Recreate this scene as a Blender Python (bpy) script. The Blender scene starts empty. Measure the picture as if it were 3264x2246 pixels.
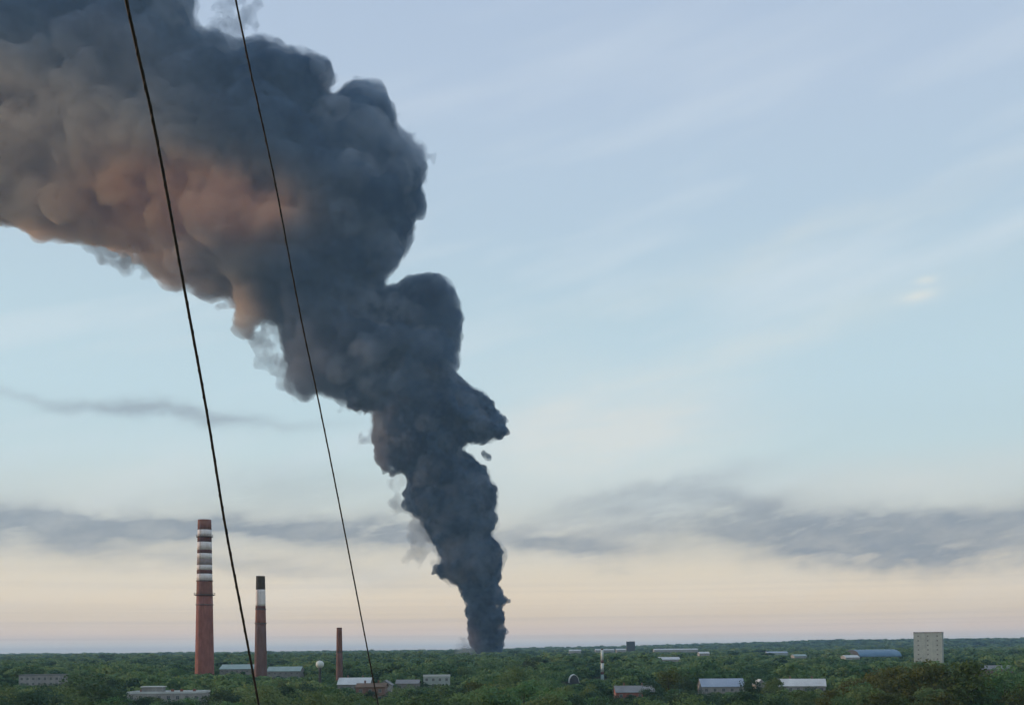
import bpy, bmesh, math, random
import numpy as np
from mathutils import Vector, Matrix
R = math.radians
sc = bpy.context.scene
col = sc.collection

# ------------------------------------------------------------------ camera
CAM_H = 30.0
F = 3500.0                      # focal length in pixels of a 3264 px wide frame
PITCH, ROLL = R(1.8), R(-0.5)
HOR = 2056.0
SHIFT = (HOR - 1123.0 - F * math.tan(PITCH)) / 3264.0
cd = bpy.data.cameras.new('camera'); cam = bpy.data.objects.new('camera', cd); col.objects.link(cam)
cd.sensor_fit = 'HORIZONTAL'; cd.sensor_width = 36.0; cd.lens = F / 3264.0 * 36.0
cd.shift_y = SHIFT; cd.clip_start = 0.2; cd.clip_end = 60000.0
CM = Matrix.Translation((0, 0, CAM_H)) @ Matrix.Rotation(R(90) + PITCH, 4, 'X') @ Matrix.Rotation(ROLL, 4, 'Z')
cam.matrix_world = CM
sc.camera = cam

def at(px, py, Y):
    """point seen at photo pixel (px,py) at forward distance Y metres"""
    d = CM.to_3x3() @ Vector(((px - 1632.0) / F, (1123.0 - py) / F + SHIFT * 3264.0 / F, -1.0))
    k = Y / d.y
    return Vector((d.x * k, Y, CAM_H + d.z * k))
CI = CM.inverted()
def proj(x, y, z):
    v = CI @ Vector((x, y, z))
    return (1632.0 + F * v.x / -v.z, 1123.0 - F * (v.y / -v.z - SHIFT * 3264.0 / F))

# ------------------------------------------------------------------ render settings
sc.view_settings.view_transform = 'Standard'; sc.view_settings.look = 'None'
sc.view_settings.exposure = 0.0; sc.view_settings.gamma = 1.0
sc.view_settings.use_curve_mapping = False
sc.render.engine = 'CYCLES'
cy = sc.cycles
cy.use_denoising = True
cy.max_bounces = 12; cy.diffuse_bounces = 2; cy.glossy_bounces = 2; cy.transparent_max_bounces = 64
cy.volume_bounces = 6
cy.use_adaptive_sampling = True; cy.adaptive_threshold = 0.03
cy.caustics_reflective = False; cy.caustics_refractive = False

# ------------------------------------------------------------------ world
SUN_EL, SUN_AZ = 8.0, -82.0      # azimuth clockwise from the view direction: the low sun stands to the left
world = bpy.data.worlds.new('World'); sc.world = world; world.use_nodes = True
wt = world.node_tree; wt.nodes.clear()
def srgb(r, g, b):
    f = lambda c: (c / 255.0) / 12.92 if c / 255.0 <= 0.04045 else ((c / 255.0 + 0.055) / 1.055) ** 2.4
    return (f(r), f(g), f(b), 1.0)
class NT:
    def __init__(s, t): s.t = t
    def n(s, k, **kw):
        o = s.t.nodes.new(k)
        for a, v in kw.items(): setattr(o, a, v)
        return o
    def l(s, a, b): s.t.links.new(a, b)
    def m(s, op, a, b=0.0, c=None, clamp=False):
        o = s.n('ShaderNodeMath', operation=op); o.use_clamp = clamp
        for i, v in enumerate((a, b, c)):
            if v is None: continue
            if isinstance(v, (int, float)): o.inputs[i].default_value = v
            else: s.l(v, o.inputs[i])
        return o.outputs[0]
    def noise(s, vec, scale, detail=4, rough=0.55):
        o = s.n('ShaderNodeTexNoise'); o.inputs['Scale'].default_value = scale
        o.inputs['Detail'].default_value = detail; o.inputs['Roughness'].default_value = rough
        if vec is not None: s.l(vec, o.inputs['Vector'])
        return o.outputs['Fac']
    def xyz(s, x, y, z=0.0):
        o = s.n('ShaderNodeCombineXYZ')
        for i, v in enumerate((x, y, z)):
            if isinstance(v, (int, float)): o.inputs[i].default_value = v
            else: s.l(v, o.inputs[i])
        return o.outputs[0]
    def mix(s, f, a, b, mode='MIX'):
        o = s.n('ShaderNodeMix', data_type='RGBA', blend_type=mode)
        for i, v in ((0, f), (6, a), (7, b)):
            if isinstance(v, (int, float)): o.inputs[i].default_value = v
            elif isinstance(v, tuple): o.inputs[i].default_value = v
            else: s.l(v, o.inputs[i])
        return o.outputs[2]
    def ramp(s, f, stops, interp='LINEAR'):
        o = s.n('ShaderNodeValToRGB'); cr = o.color_ramp; cr.interpolation = interp
        while len(cr.elements) < len(stops): cr.elements.new(0.5)
        for e, (p, c) in zip(cr.elements, stops): e.position = p; e.color = c
        s.l(f, o.inputs[0]); return o.outputs[0]

W = NT(wt)
tc = W.n('ShaderNodeTexCoord'); sep = W.n('ShaderNodeSeparateXYZ'); W.l(tc.outputs['Generated'], sep.inputs[0])
X, Y_, Z = sep.outputs
hor = W.m('SQRT', W.m('ADD', W.m('MULTIPLY', X, X), W.m('MULTIPLY', Y_, Y_)))
t = W.m('DIVIDE', Z, W.m('MAXIMUM', hor, 0.02))        # tangent of the elevation
u = W.m('ARCTAN2', X, Y_)                              # azimuth from the view direction
stops = [(2060, (160, 166, 172)), (2040, (186, 182, 178)), (2012, (208, 188, 172)), (1960, (220, 198, 168)), (1900, (234, 212, 178)),
         (1820, (232, 214, 182)), (1720, (220, 210, 186)), (1600, (210, 214, 202)), (1450, (204, 220, 216)),
         (1250, (196, 216, 219)), (1000, (186, 206, 213)), (700, (178, 196, 209)), (300, (174, 189, 206)), (0, (169, 184, 203)), (-300, (160, 176, 200))]
base = W.ramp(W.m('DIVIDE', t, 0.72, clamp=True), [(max(0.0, (HOR - y) / F / 0.72), srgb(*c)) for y, c in stops])
# high thin streaks climbing to the right
sv = W.xyz(W.m('ADD', W.m('MULTIPLY', u, 2.0), W.m('MULTIPLY', t, 1.2)), W.m('SUBTRACT', W.m('MULTIPLY', t, 11.0), W.m('MULTIPLY', u, 3.2)), 0.7)
st = W.noise(sv, 1.5, 5, 0.5)
streak = W.m('MULTIPLY', W.m('SUBTRACT', st, 0.48), 2.2, clamp=True)
smid = W.m('EXPONENT', W.m('MULTIPLY', W.m('POWER', W.m('DIVIDE', W.m('SUBTRACT', t, .29), .20), 2.0), -1.0))
colr = W.mix(W.m('MULTIPLY', W.m('MULTIPLY', streak, 0.85), W.m('ADD', W.m('MULTIPLY', smid, .9), .14)), base, srgb(222, 226, 226))
# warm/cream fade on the left low sky
def gauss(px, py, spx, spy, amp, tilt=0.0, wob=None):
    """soft patch of cloud; tilt = rise over run"""
    u0 = math.atan((px - 1632) / F); roll = math.tan(-ROLL) * (px - 1632)
    t0 = (HOR - py - roll) / F
    du = W.m('SUBTRACT', u, u0)
    dt = W.m('SUBTRACT', W.m('SUBTRACT', t, t0), W.m('MULTIPLY', du, tilt))
    if wob is not None: dt = W.m('ADD', dt, wob)
    a = W.m('POWER', W.m('DIVIDE', du, spx / F), 2.0); a = W.m('MULTIPLY', W.m('DIVIDE', du, spx / F), W.m('DIVIDE', du, spx / F))
    q = W.m('DIVIDE', dt, spy / F); b = W.m('MULTIPLY', q, q)
    return W.m('MULTIPLY', W.m('EXPONENT', W.m('MULTIPLY', W.m('ADD', a, b), -1.0)), amp)
wob = W.m('MULTIPLY', W.m('SUBTRACT', W.noise(W.xyz(W.m('MULTIPLY', u, 9.0), W.m('MULTIPLY', t, 14.0), 3.1), 1.0, 4, 0.6), 0.5), 0.05)
fine2 = W.noise(W.xyz(W.m('SUBTRACT', W.m('MULTIPLY', u, 26.0), W.m('MULTIPLY', t, 10.0)), W.m('SUBTRACT', W.m('MULTIPLY', t, 62.0), W.m('MULTIPLY', u, 4.0)), 9.2), 1.0, 5, 0.6)
fine = W.noise(W.xyz(W.m('SUBTRACT', W.m('MULTIPLY', u, 14.0), W.m('MULTIPLY', t, 20.0)), W.m('SUBTRACT', W.m('MULTIPLY', t, 60.0), W.m('MULTIPLY', u, 6.0)), 1.7), 1.0, 6, 0.62)
def addall(L):
    r = L[0]
    for x in L[1:]: r = W.m('ADD', r, x)
    return r
dark = addall([gauss(330, 1690, 360, 40, 1.25, 0, wob), gauss(760, 1680, 460, 34, 0.85, -0.03, wob), gauss(1240, 1705, 260, 38, 1.0, 0, wob),
               gauss(700, 1800, 600, 36, 0.42, -0.08, wob), gauss(760, 1700, 760, 95, 0.30, 0, wob), gauss(2350, 1660, 700, 120, 0.30, 0, wob), gauss(480, 1345, 420, 24, 0.75, -0.05, wob), gauss(900, 1560, 420, 70, 0.2, 0.1, wob),
               gauss(1780, 1735, 260, 32, 0.85, -0.10, wob), gauss(2060, 1570, 330, 34, 0.5, 0.22, wob), gauss(2120, 1680, 420, 60, 0.45, 0, wob),
               gauss(2440, 1640, 240, 50, 0.65, -0.25, wob), gauss(2600, 1740, 330, 50, 0.9, -0.12, wob), gauss(2860, 1690, 300, 40, 0.75, 0.0, wob),
               gauss(2950, 1780, 330, 38, 0.95, 0.0, wob), gauss(3250, 1720, 260, 60, 0.7, 0.0, wob), gauss(60, 1720, 260, 60, 0.6, 0.0, wob)])
dk = W.m('MULTIPLY', dark, W.m('ADD', W.m('ADD', W.m('MULTIPLY', W.m('SUBTRACT', fine, 0.5), 1.9), W.m('MULTIPLY', W.m('SUBTRACT', fine2, 0.5), 1.9)), 0.86), clamp=True)
dk = W.m('MULTIPLY', dk, W.m('SUBTRACT', 1.45, W.m('MULTIPLY', fine2, 1.05)), clamp=True)
colr = W.mix(W.m('MULTIPLY', dk, 0.92), colr, srgb(134, 135, 135))
light = addall([gauss(2150, 1400, 320, 130, 0.7, 0.15, wob), gauss(2900, 1560, 420, 70, 0.7, 0.1, wob), gauss(1750, 1400, 280, 190, 1.1, 0.1, wob), gauss(2080, 1330, 230, 60, 0.8, 0.35, wob), gauss(2350, 1150, 700, 60, 0.45, 0.28, wob), gauss(2500, 820, 700, 50, 0.35, 0.25, wob), gauss(420, 1560, 260, 70, 0.5, 0.2, wob),
                gauss(2950, 1004, 50, 18, 1.0, 0.1), gauss(2975, 958, 30, 13, .8, 0.0)])
lt = W.m('MULTIPLY', light, W.m('ADD', fine, 0.15), clamp=True)
colr = W.mix(W.m('MULTIPLY', lt, 0.75), colr, srgb(232, 228, 214))
# fine level strata just over the horizon
strat = W.noise(W.xyz(W.m('MULTIPLY', u, 1.2), W.m('MULTIPLY', t, 190.0), 5.0), 1.0, 3, 0.6)
sm = W.m('MULTIPLY', W.m('MULTIPLY', W.m('SUBTRACT', strat, 0.48), 2.4, clamp=True), W.m('EXPONENT', W.m('MULTIPLY', t, -26.0)))
colr = W.mix(W.m('MULTIPLY', sm, 0.8), colr, srgb(160, 147, 146))
SKY_GAIN = 1.30
sky = W.n('ShaderNodeTexSky', sky_type='NISHITA'); sky.sun_disc = False
sky.sun_elevation = R(SUN_EL); sky.sun_rotation = R(SUN_AZ); sky.air_density = 1.0; sky.dust_density = 2.0
both = W.mix(0.05, W.mix(1.0, colr, (10.0 * SKY_GAIN,) * 3 + (1.0,), 'MULTIPLY'), sky.outputs[0])
bg = W.n('ShaderNodeBackground'); bg.inputs['Strength'].default_value = 0.1
W.l(both, bg.inputs['Color'])
wo = W.n('ShaderNodeOutputWorld'); W.l(bg.outputs[0], wo.inputs['Surface'])

# ------------------------------------------------------------------ sun
sl = bpy.data.lights.new('sun', 'SUN'); sl.energy = 2.8; sl.angle = R(0.6); sl.color = (1.0, 0.66, 0.42)
so = bpy.data.objects.new('sun', sl); col.objects.link(so)
sd = Vector((math.sin(R(SUN_AZ)) * math.cos(R(SUN_EL)), math.cos(R(SUN_AZ)) * math.cos(R(SUN_EL)), math.sin(R(SUN_EL))))
so.rotation_euler = sd.to_track_quat('Z', 'Y').to_euler(); so.location = (-300, -100, 400)

# ------------------------------------------------------------------ materials
def surf(name, c1, c2, scale=0.5, rough=0.8, bump=0.0, stretch=(1, 1, 1), detail=5, spec=0.3, metallic=0.0, rnd=0.0, streak=0.0):
    m = bpy.data.materials.new(name); m.use_nodes = True; N = NT(m.node_tree); N.t.nodes.clear()
    out = N.n('ShaderNodeOutputMaterial'); b = N.n('ShaderNodeBsdfPrincipled'); N.l(b.outputs[0], out.inputs[0])
    tc = N.n('ShaderNodeTexCoord'); mp = N.n('ShaderNodeMapping'); mp.inputs['Scale'].default_value = stretch
    N.l(tc.outputs['Object'], mp.inputs[0])
    f = N.noise(mp.outputs[0], scale, detail, 0.6)
    f = N.m('MULTIPLY', N.m('SUBTRACT', f, 0.3), 2.4, clamp=True)
    c = N.mix(f, c1 + (1,), c2 + (1,))
    if streak:
        mp2 = N.n('ShaderNodeMapping'); mp2.inputs['Scale'].default_value = (1.2, 1.2, 0.05); N.l(tc.outputs['Object'], mp2.inputs[0])
        f2 = N.m('MULTIPLY', N.m('SUBTRACT', N.noise(mp2.outputs[0], 1.0, 4, 0.7), 0.45), 3.0 * streak, clamp=True)
        c = N.mix(f2, c, tuple(x * 0.35 for x in c1) + (1,))
    if rnd:
        oi = N.n('ShaderNodeObjectInfo')
        hs = N.n('ShaderNodeHueSaturation'); N.l(c, hs.inputs['Color'])
        N.l(N.m('ADD', N.m('MULTIPLY', oi.outputs['Random'], 0.07), 0.465), hs.inputs['Hue'])
        r2 = N.m('FRACT', N.m('MULTIPLY', oi.outputs['Random'], 7.31))
        N.l(N.m('ADD', N.m('MULTIPLY', r2, rnd), 1 - rnd * 0.5), hs.inputs['Value'])
        c = hs.outputs[0]
    N.l(c, b.inputs['Base Color'])
    b.inputs['Roughness'].default_value = rough; b.inputs['Specular IOR Level'].default_value = spec; b.inputs['Metallic'].default_value = metallic
    if rnd:      # thin leaves let light through
        tl = N.n('ShaderNodeBsdfTranslucent'); N.l(c, tl.inputs['Color']); ms = N.n('ShaderNodeMixShader'); ms.inputs[0].default_value = .4
        N.l(b.outputs[0], ms.inputs[1]); N.l(tl.outputs[0], ms.inputs[2]); N.l(ms.outputs[0], out.inputs[0])
    if bump:
        bp = N.n('ShaderNodeBump'); bp.inputs['Strength'].default_value = bump; bp.inputs['Distance'].default_value = 0.2
        N.l(f, bp.inputs['Height']); N.l(bp.outputs[0], b.inputs['Normal'])
    return m
M = {}
M['red_brick'] = surf('red_brick', (.21, .080, .062), (.32, .135, .105), .35, .9, .3, (1, 1, .5), streak=.5)
M['dark_brick'] = surf('dark_brick', (.13, .06, .045), (.22, .11, .08), .5, .9, .3, (1, 1, .4), streak=.5)
M['brown_brick'] = surf('brown_brick', (.18, .078, .058), (.26, .12, .09), .5, .9, .3, (1, 1, .5), streak=.4)
M['grey_brick'] = surf('grey_brick', (.12, .07, .062), (.18, .108, .095), .5, .9, .3, (1, 1, .4), streak=.4)
M['white_band'] = surf('white_band', (.62, .56, .53), (.80, .75, .72), .4, .7, .1, (1, 1, .5), streak=.35)
M['dark_band'] = surf('dark_band', (.085, .034, .028), (.14, .060, .050), .5, .8, .1, (1, 1, .5))
M['grey_band'] = surf('grey_band', (.22, .18, .17), (.34, .28, .27), .5, .8, .1, (1, 1, .5), streak=.3)
M['soot_cap'] = surf('soot_cap', (.035, .028, .016), (.07, .05, .03), .5, .9, .1)
M['flue'] = surf('flue', (.01, .01, .01), (.02, .018, .016), .5, .95)
M['steel'] = surf('steel', (.10, .09, .09), (.20, .17, .16), 2.0, .6, spec=.4, metallic=.3)
M['dark_steel'] = surf('dark_steel', (.03, .04, .045), (.06, .07, .075), 2.0, .6, spec=.4)
M['tank_white'] = surf('tank_white', (.48, .52, .48), (.66, .70, .66), .8, .5, streak=.25)
M['plaster'] = surf('plaster', (.26, .255, .24), (.38, .37, .345), .3, .9, .1, streak=.3)
M['pale_panel'] = surf('pale_panel', (.28, .32, .30), (.38, .43, .40), .25, .9, .1, streak=.3)
M['pink_brick'] = surf('pink_brick', (.26, .11, .09), (.34, .16, .13), .5, .9, .2, streak=.2)
M['dull_brick'] = surf('dull_brick', (.17, .11, .085), (.24, .15, .115), .5, .9, .2, streak=.3)
M['grey_wall'] = surf('grey_wall', (.18, .18, .17), (.28, .28, .26), .4, .9, .1, streak=.3)
M['dark_wall'] = surf('dark_wall', (.05, .055, .06), (.09, .095, .10), .4, .9, .1)
M['white_roof'] = surf('white_roof', (.40, .42, .41), (.60, .62, .60), .15, .6, .05)
M['green_roof'] = surf('green_roof', (.22, .30, .28), (.32, .41, .38), .15, .6, .05)
M['bluegrey_roof'] = surf('bluegrey_roof', (.24, .29, .36), (.36, .41, .47), .15, .5, .05)
M['blue_roof'] = surf('blue_roof', (.08, .155, .23), (.13, .23, .31), .15, .5, .05)
M['rust_roof'] = surf('rust_roof', (.10, .07, .045), (.19, .13, .09), .3, .8, .1)
M['grey_roof'] = surf('grey_roof', (.16, .165, .165), (.25, .25, .245), .2, .7, .05)
M['glass'] = surf('glass', (.09, .10, .105), (.15, .165, .17), .5, .15, spec=.6)
M['frame_white'] = surf('frame_white', (.28, .28, .26), (.40, .40, .38), 1.0, .6)
M['bark'] = surf('bark', (.05, .035, .025), (.11, .08, .06), 2.0, .95, .3, (1, 1, .3))
M['cable'] = surf('cable', (.012, .014, .014), (.05, .035, .025), 9.0, .55, spec=.3)
M['leaf'] = surf('leaf', (.070, .135, .054), (.155, .230, .090), .35, .75, 0, rnd=.55, spec=.2)
M['leaf_olive'] = surf('leaf_olive', (.062, .088, .026), (.115, .135, .042), .35, .75, 0, rnd=.35, spec=.2)
M['leaf_dark'] = surf('leaf_dark', (.032, .072, .040), (.072, .125, .064), .35, .75, 0, rnd=.4, spec=.2)

def leaf_attr_mat():
    m = bpy.data.materials.new('forest_leaf'); m.use_nodes = True; N = NT(m.node_tree); N.t.nodes.clear()
    out = N.n('ShaderNodeOutputMaterial'); b = N.n('ShaderNodeBsdfPrincipled'); N.l(b.outputs[0], out.inputs[0])
    a = N.n('ShaderNodeAttribute', attribute_name='tree_tone'); tc = N.n('ShaderNodeTexCoord')
    f = N.noise(tc.outputs['Object'], .25, 3, .6)
    tone = N.m('ADD', N.m('MULTIPLY', a.outputs['Fac'], .7), N.m('MULTIPLY', N.m('SUBTRACT', f, .35), .8), clamp=True)
    c = N.ramp(tone, [(0, (.022, .056, .036, 1)), (.35, (.080, .158, .074, 1)), (.7, (.165, .255, .105, 1)), (1, (.20, .235, .09, 1))])
    N.l(c, b.inputs['Base Color']); b.inputs['Roughness'].default_value = .8; b.inputs['Specular IOR Level'].default_value = .2
    tl = N.n('ShaderNodeBsdfTranslucent'); N.l(c, tl.inputs['Color']); ms = N.n('ShaderNodeMixShader'); ms.inputs[0].default_value = .4
    N.l(b.outputs[0], ms.inputs[1]); N.l(tl.outputs[0], ms.inputs[2]); N.l(ms.outputs[0], out.inputs[0])
    return m
M['forest'] = leaf_attr_mat()

def smoke_mat(name, density, color, aniso=0.0):
    m = bpy.data.materials.new(name); m.use_nodes = True; N = NT(m.node_tree); N.t.nodes.clear()
    out = N.n('ShaderNodeOutputMaterial'); v = N.n('ShaderNodeVolumePrincipled')
    v.inputs['Color'].default_value = color + (1,); v.inputs['Density'].default_value = density
    v.inputs['Anisotropy'].default_value = aniso; v.inputs['Absorption Color'].default_value = (0, 0, 0, 1)
    N.l(v.outputs[0], out.inputs['Volume'])
    m.cycles.homogeneous_volume = True
    return m

def smoke_var(name, density, dark, pale, s1, s2, thr, soft, step, brown=None):
    """uneven smoke: billows of sootier and paler smoke, with thinner gaps"""
    m = bpy.data.materials.new(name); m.use_nodes = True; N = NT(m.node_tree); N.t.nodes.clear()
    out = N.n('ShaderNodeOutputMaterial'); v = N.n('ShaderNodeVolumePrincipled')
    g = N.n('ShaderNodeNewGeometry')
    n1 = N.noise(g.outputs['Position'], 1.0 / s1, 3, .6)
    n2 = N.noise(g.outputs['Position'], 1.0 / s2, 4, .65)
    q = N.m('ADD', N.m('MULTIPLY', n1, .66), N.m('MULTIPLY', n2, .34))
    f = N.m('MULTIPLY', N.m('SUBTRACT', q, .43), 6.5, clamp=True)
    c = N.mix(f, dark + (1,), pale + (1,))
    for p, sz, amp, tint in (brown or []):      # tints by place: brown smoke, with low sunlight from the left painted into its colour
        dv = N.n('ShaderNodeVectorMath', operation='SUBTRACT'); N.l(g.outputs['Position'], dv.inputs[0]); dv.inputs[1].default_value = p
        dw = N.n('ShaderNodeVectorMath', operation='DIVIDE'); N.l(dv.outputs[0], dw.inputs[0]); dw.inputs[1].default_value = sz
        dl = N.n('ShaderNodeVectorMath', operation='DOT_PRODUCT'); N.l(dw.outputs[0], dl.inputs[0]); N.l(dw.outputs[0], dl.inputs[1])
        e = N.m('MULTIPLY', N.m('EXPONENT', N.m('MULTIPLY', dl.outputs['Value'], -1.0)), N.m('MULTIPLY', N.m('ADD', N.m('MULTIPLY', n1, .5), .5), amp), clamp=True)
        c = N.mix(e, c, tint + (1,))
    N.l(c, v.inputs['Color'])
    d = N.m('MULTIPLY', N.m('SUBTRACT', N.m('SUBTRACT', 1.0, q), thr), 1.0 / soft, clamp=True)
    N.l(N.m('MULTIPLY', d, density), v.inputs['Density'])
    v.inputs['Absorption Color'].default_value = (0, 0, 0, 1)
    N.l(v.outputs[0], out.inputs['Volume'])
    m.cycles.volume_step_rate = step
    return m

# ------------------------------------------------------------------ object helpers
def tag(o, label=None, cat=None, group=None, kind=None):
    if label: o['label'] = label
    if cat: o['category'] = cat
    if group: o['group'] = group
    if kind: o['kind'] = kind
    return o
def thing(name, label, cat, loc=(0, 0, 0), rz=0.0, group=None):
    o = bpy.data.objects.new(name, None); o.empty_display_size = 2; col.objects.link(o)
    o.location = loc; o.rotation_euler = (0, 0, rz)
    return tag(o, label, cat, group)
class MB:
    def __init__(s): s.bm = bmesh.new(); s.mi = 0
    def box(s, x0, x1, y0, y1, z0, z1):
        v = [s.bm.verts.new(p) for p in ((x0,y0,z0),(x1,y0,z0),(x1,y1,z0),(x0,y1,z0),(x0,y0,z1),(x1,y0,z1),(x1,y1,z1),(x0,y1,z1))]
        for f in ((0,3,2,1),(4,5,6,7),(0,1,5,4),(1,2,6,5),(2,3,7,6),(3,0,4,7)):
            s.bm.faces.new([v[i] for i in f]).material_index = s.mi
        return s
    def lathe(s, prof, n=32, cx=0, cy=0, caps=True):
        rings = []
        for r, z in prof:
            rings.append([s.bm.verts.new((cx + r * math.cos(2*math.pi*k/n), cy + r * math.sin(2*math.pi*k/n), z)) for k in range(n)])
        for a, b in zip(rings, rings[1:]):
            for k in range(n):
                f = s.bm.faces.new((a[k], a[(k+1) % n], b[(k+1) % n], b[k])); f.smooth = True; f.material_index = s.mi
        if caps:
            s.bm.faces.new(rings[0][::-1]).material_index = s.mi; s.bm.faces.new(rings[-1]).material_index = s.mi
        return s
    def prism(s, pts, y0, y1):
        """polygon in xz, extruded along y"""
        a = [s.bm.verts.new((x, y0, z)) for x, z in pts]; b = [s.bm.verts.new((x, y1, z)) for x, z in pts]
        s.bm.faces.new(a); s.bm.faces.new(b[::-1]); n = len(pts)
        for k in range(n): s.bm.faces.new((a[k], b[k], b[(k+1) % n], a[(k+1) % n]))
        return s
    def prismx(s, pts, x0, x1):
        a = [s.bm.verts.new((x0, y, z)) for y, z in pts]; b = [s.bm.verts.new((x1, y, z)) for y, z in pts]
        s.bm.faces.new(a[::-1]); s.bm.faces.new(b); n = len(pts)
        for k in range(n): s.bm.faces.new((a[k], a[(k+1) % n], b[(k+1) % n], b[k]))
        return s
    def tube(s, pts, rad, n=8):
        rings = []
        pts = [Vector(p) for p in pts]
        for i, p in enumerate(pts):
            d = (pts[min(i+1, len(pts)-1)] - pts[max(i-1, 0)]).normalized()
            a = d.orthogonal().normalized() if abs(d.z) > .95 or i == 0 else None
            if a is None: a = (prev - d * prev.dot(d)).normalized()
            elif i > 0: a = (prev - d * prev.dot(d)).normalized()
            prev = a; b = d.cross(a)
            r = rad[i] if isinstance(rad, (list, tuple)) else rad
            rings.append([s.bm.verts.new(p + a * r * math.cos(2*math.pi*k/n) + b * r * math.sin(2*math.pi*k/n)) for k in range(n)])
        for a, b in zip(rings, rings[1:]):
            for k in range(n):
                f = s.bm.faces.new((a[k], a[(k+1) % n], b[(k+1) % n], b[k])); f.smooth = True; f.material_index = s.mi
        s.bm.faces.new(rings[0][::-1]); s.bm.faces.new(rings[-1])
        return s
    def build(s, name, mats, parent=None, recalc=True):
        me = bpy.data.meshes.new(name)
        if recalc: bmesh.ops.recalc_face_normals(s.bm, faces=s.bm.faces)
        s.bm.to_mesh(me); s.bm.free()
        for m in (mats if isinstance(mats, (list, tuple)) else [mats]): me.materials.append(M[m])
        o = bpy.data.objects.new(name, me); col.objects.link(o)
        if parent is not None: o.parent = parent
        return o
rng = np.random.default_rng(11); random.seed(5)

# ------------------------------------------------------------------ ground
def ground_z(x, y):
    """gently rolling ground with a low far ridge that climbs to the right"""
    f = np.clip((y - 2600) / 2200, 0, 1); f = f * f * (3 - 2 * f)
    g = np.clip((x + 300) / 1900, 0, 1)
    rid = f * (-3 + 31 * g) + 3 * f * np.sin(x / 310.0) * np.cos(y / 520.0 + 1)
    return rid - 2.0 * np.exp(-((y - 900) / 900.0) ** 2) * np.sin(x / 260.0) * 0.4
nx, ny = 120, 110
gx = np.linspace(-4600, 4600, nx); gy = np.concatenate([np.linspace(-250, 2400, 40), np.linspace(2460, 7000, ny - 40)])
GX, GY = np.meshgrid(gx, gy); GZ = ground_z(GX, GY)
gv = np.stack([GX, GY, GZ], -1).reshape(-1, 3)
gf = [(j*nx+i, j*nx+i+1, (j+1)*nx+i+1, (j+1)*nx+i) for j in range(ny-1) for i in range(nx-1)]
gm = bpy.data.meshes.new('ground'); gm.from_pydata(gv.tolist(), [], gf)
M['ground'] = surf('ground', (.035, .055, .025), (.085, .085, .05), .03, .95, .2, detail=8)
gm.materials.append(M['ground']); gm.polygons.foreach_set('use_smooth', [True] * len(gf))
go = bpy.data.objects.new('ground', gm); col.objects.link(go); go['kind'] = 'structure'

# ------------------------------------------------------------------ sight lines kept clear of tree tops: (px0, px1, lowest visible py, distance)
clear = []
foot = []          # building footprints (x, y, radius)

# ------------------------------------------------------------------ chimneys
def chimney(name, label, px, D, ytop, y_base, wbot, wtop, bands, rings, n_ladder=True, group=None):
    """bands: list of (py_low, material) from the top down"""
    g = at(px, HOR + 100, D); top = at(px, ytop, D).z
    s = D / F
    root = thing(name, label, 'chimney', (g.x, D, 0), 0, group)
    rb = wbot * s / 2; rt = wtop * s / 2
    zf = lambda py: at(px, py, D).z
    rad = lambda z: rb + (rt - rb) * z / top
    z1 = top; first = True
    for py, m in bands:
        z0 = max(zf(py), 0) if py else 0.0
        mb = MB(); k = 6 if z1 - z0 > 8 else 2
        zz = [z0 + (z1 - z0) * i / k for i in range(k + 1)]
        nm = {'white_band': 'white_band', 'dark_band': 'dark_band', 'grey_band': 'grey_band', 'soot_cap': 'sooty_cap'}.get(m, 'shaft')
        if first:    # open mouth with a thick lip
            prof = [(rad(z0), z0)] + [(rad(z), z) for z in zz[1:]] + [(rad(z1) * .78, z1), (rad(z1) * .76, z1 - 3 * s * 6)]
            mb.lathe(prof, 40)
            first = False
        else: mb.lathe([(rad(z), z) for z in zz], 40)
        o = mb.build(nm, m, root)
        z1 = z0
    for py, grow, h in rings:
        z = zf(py); r = rad(z)
        mb = MB(); mb.lathe([(r * 1.001, z), (r + grow * .5, z), (r + grow, z + .35), (r + grow, z + .6), (r * 1.001, z + .6)], 40, caps=False)
        pl = mb.build('gallery', 'steel', root)
        rl = MB()
        if h > 0:
            for k in range(20):
                a = 2 * math.pi * k / 20; x, y = (r + grow * .95) * math.cos(a), (r + grow * .95) * math.sin(a)
                rl.box(x - .05, x + .05, y - .05, y + .05, z + .6, z + .6 + h)
            rl.lathe([(r + grow * .92, z + .6 + h), (r + grow * .98, z + .6 + h), (r + grow * .98, z + .7 + h), (r + grow * .92, z + .7 + h), (r + grow * .92, z + .6 + h)], 40, caps=False)
            rl.build('railing', 'steel', pl)
    if n_ladder:
        a = -1.9; lb = MB()
        ca, sa = math.cos(a), math.sin(a)
        p0 = Vector(((rad(2) + .35) * ca, (rad(2) + .35) * sa, 2)); p1 = Vector(((rad(top) + .35) * ca, (rad(top) + .35) * sa, top - .5))
        tv = Vector((-sa, ca, 0)) * .28
        lb.tube([p0 + tv, p1 + tv], .06, 5); lb.tube([p0 - tv, p1 - tv], .06, 5)
        nr = int(top / .9)
        for k in range(nr):
            q = p0.lerp(p1, (k + .5) / nr); lb.tube([q + tv, q - tv], .035, 4)
        lb.build('ladder', 'dark_steel', root)
    foot.append((g.x, D, rb + 5))
    clear.append((px - wbot * .55, px + wbot * .55, y_base, D))
    return root
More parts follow.
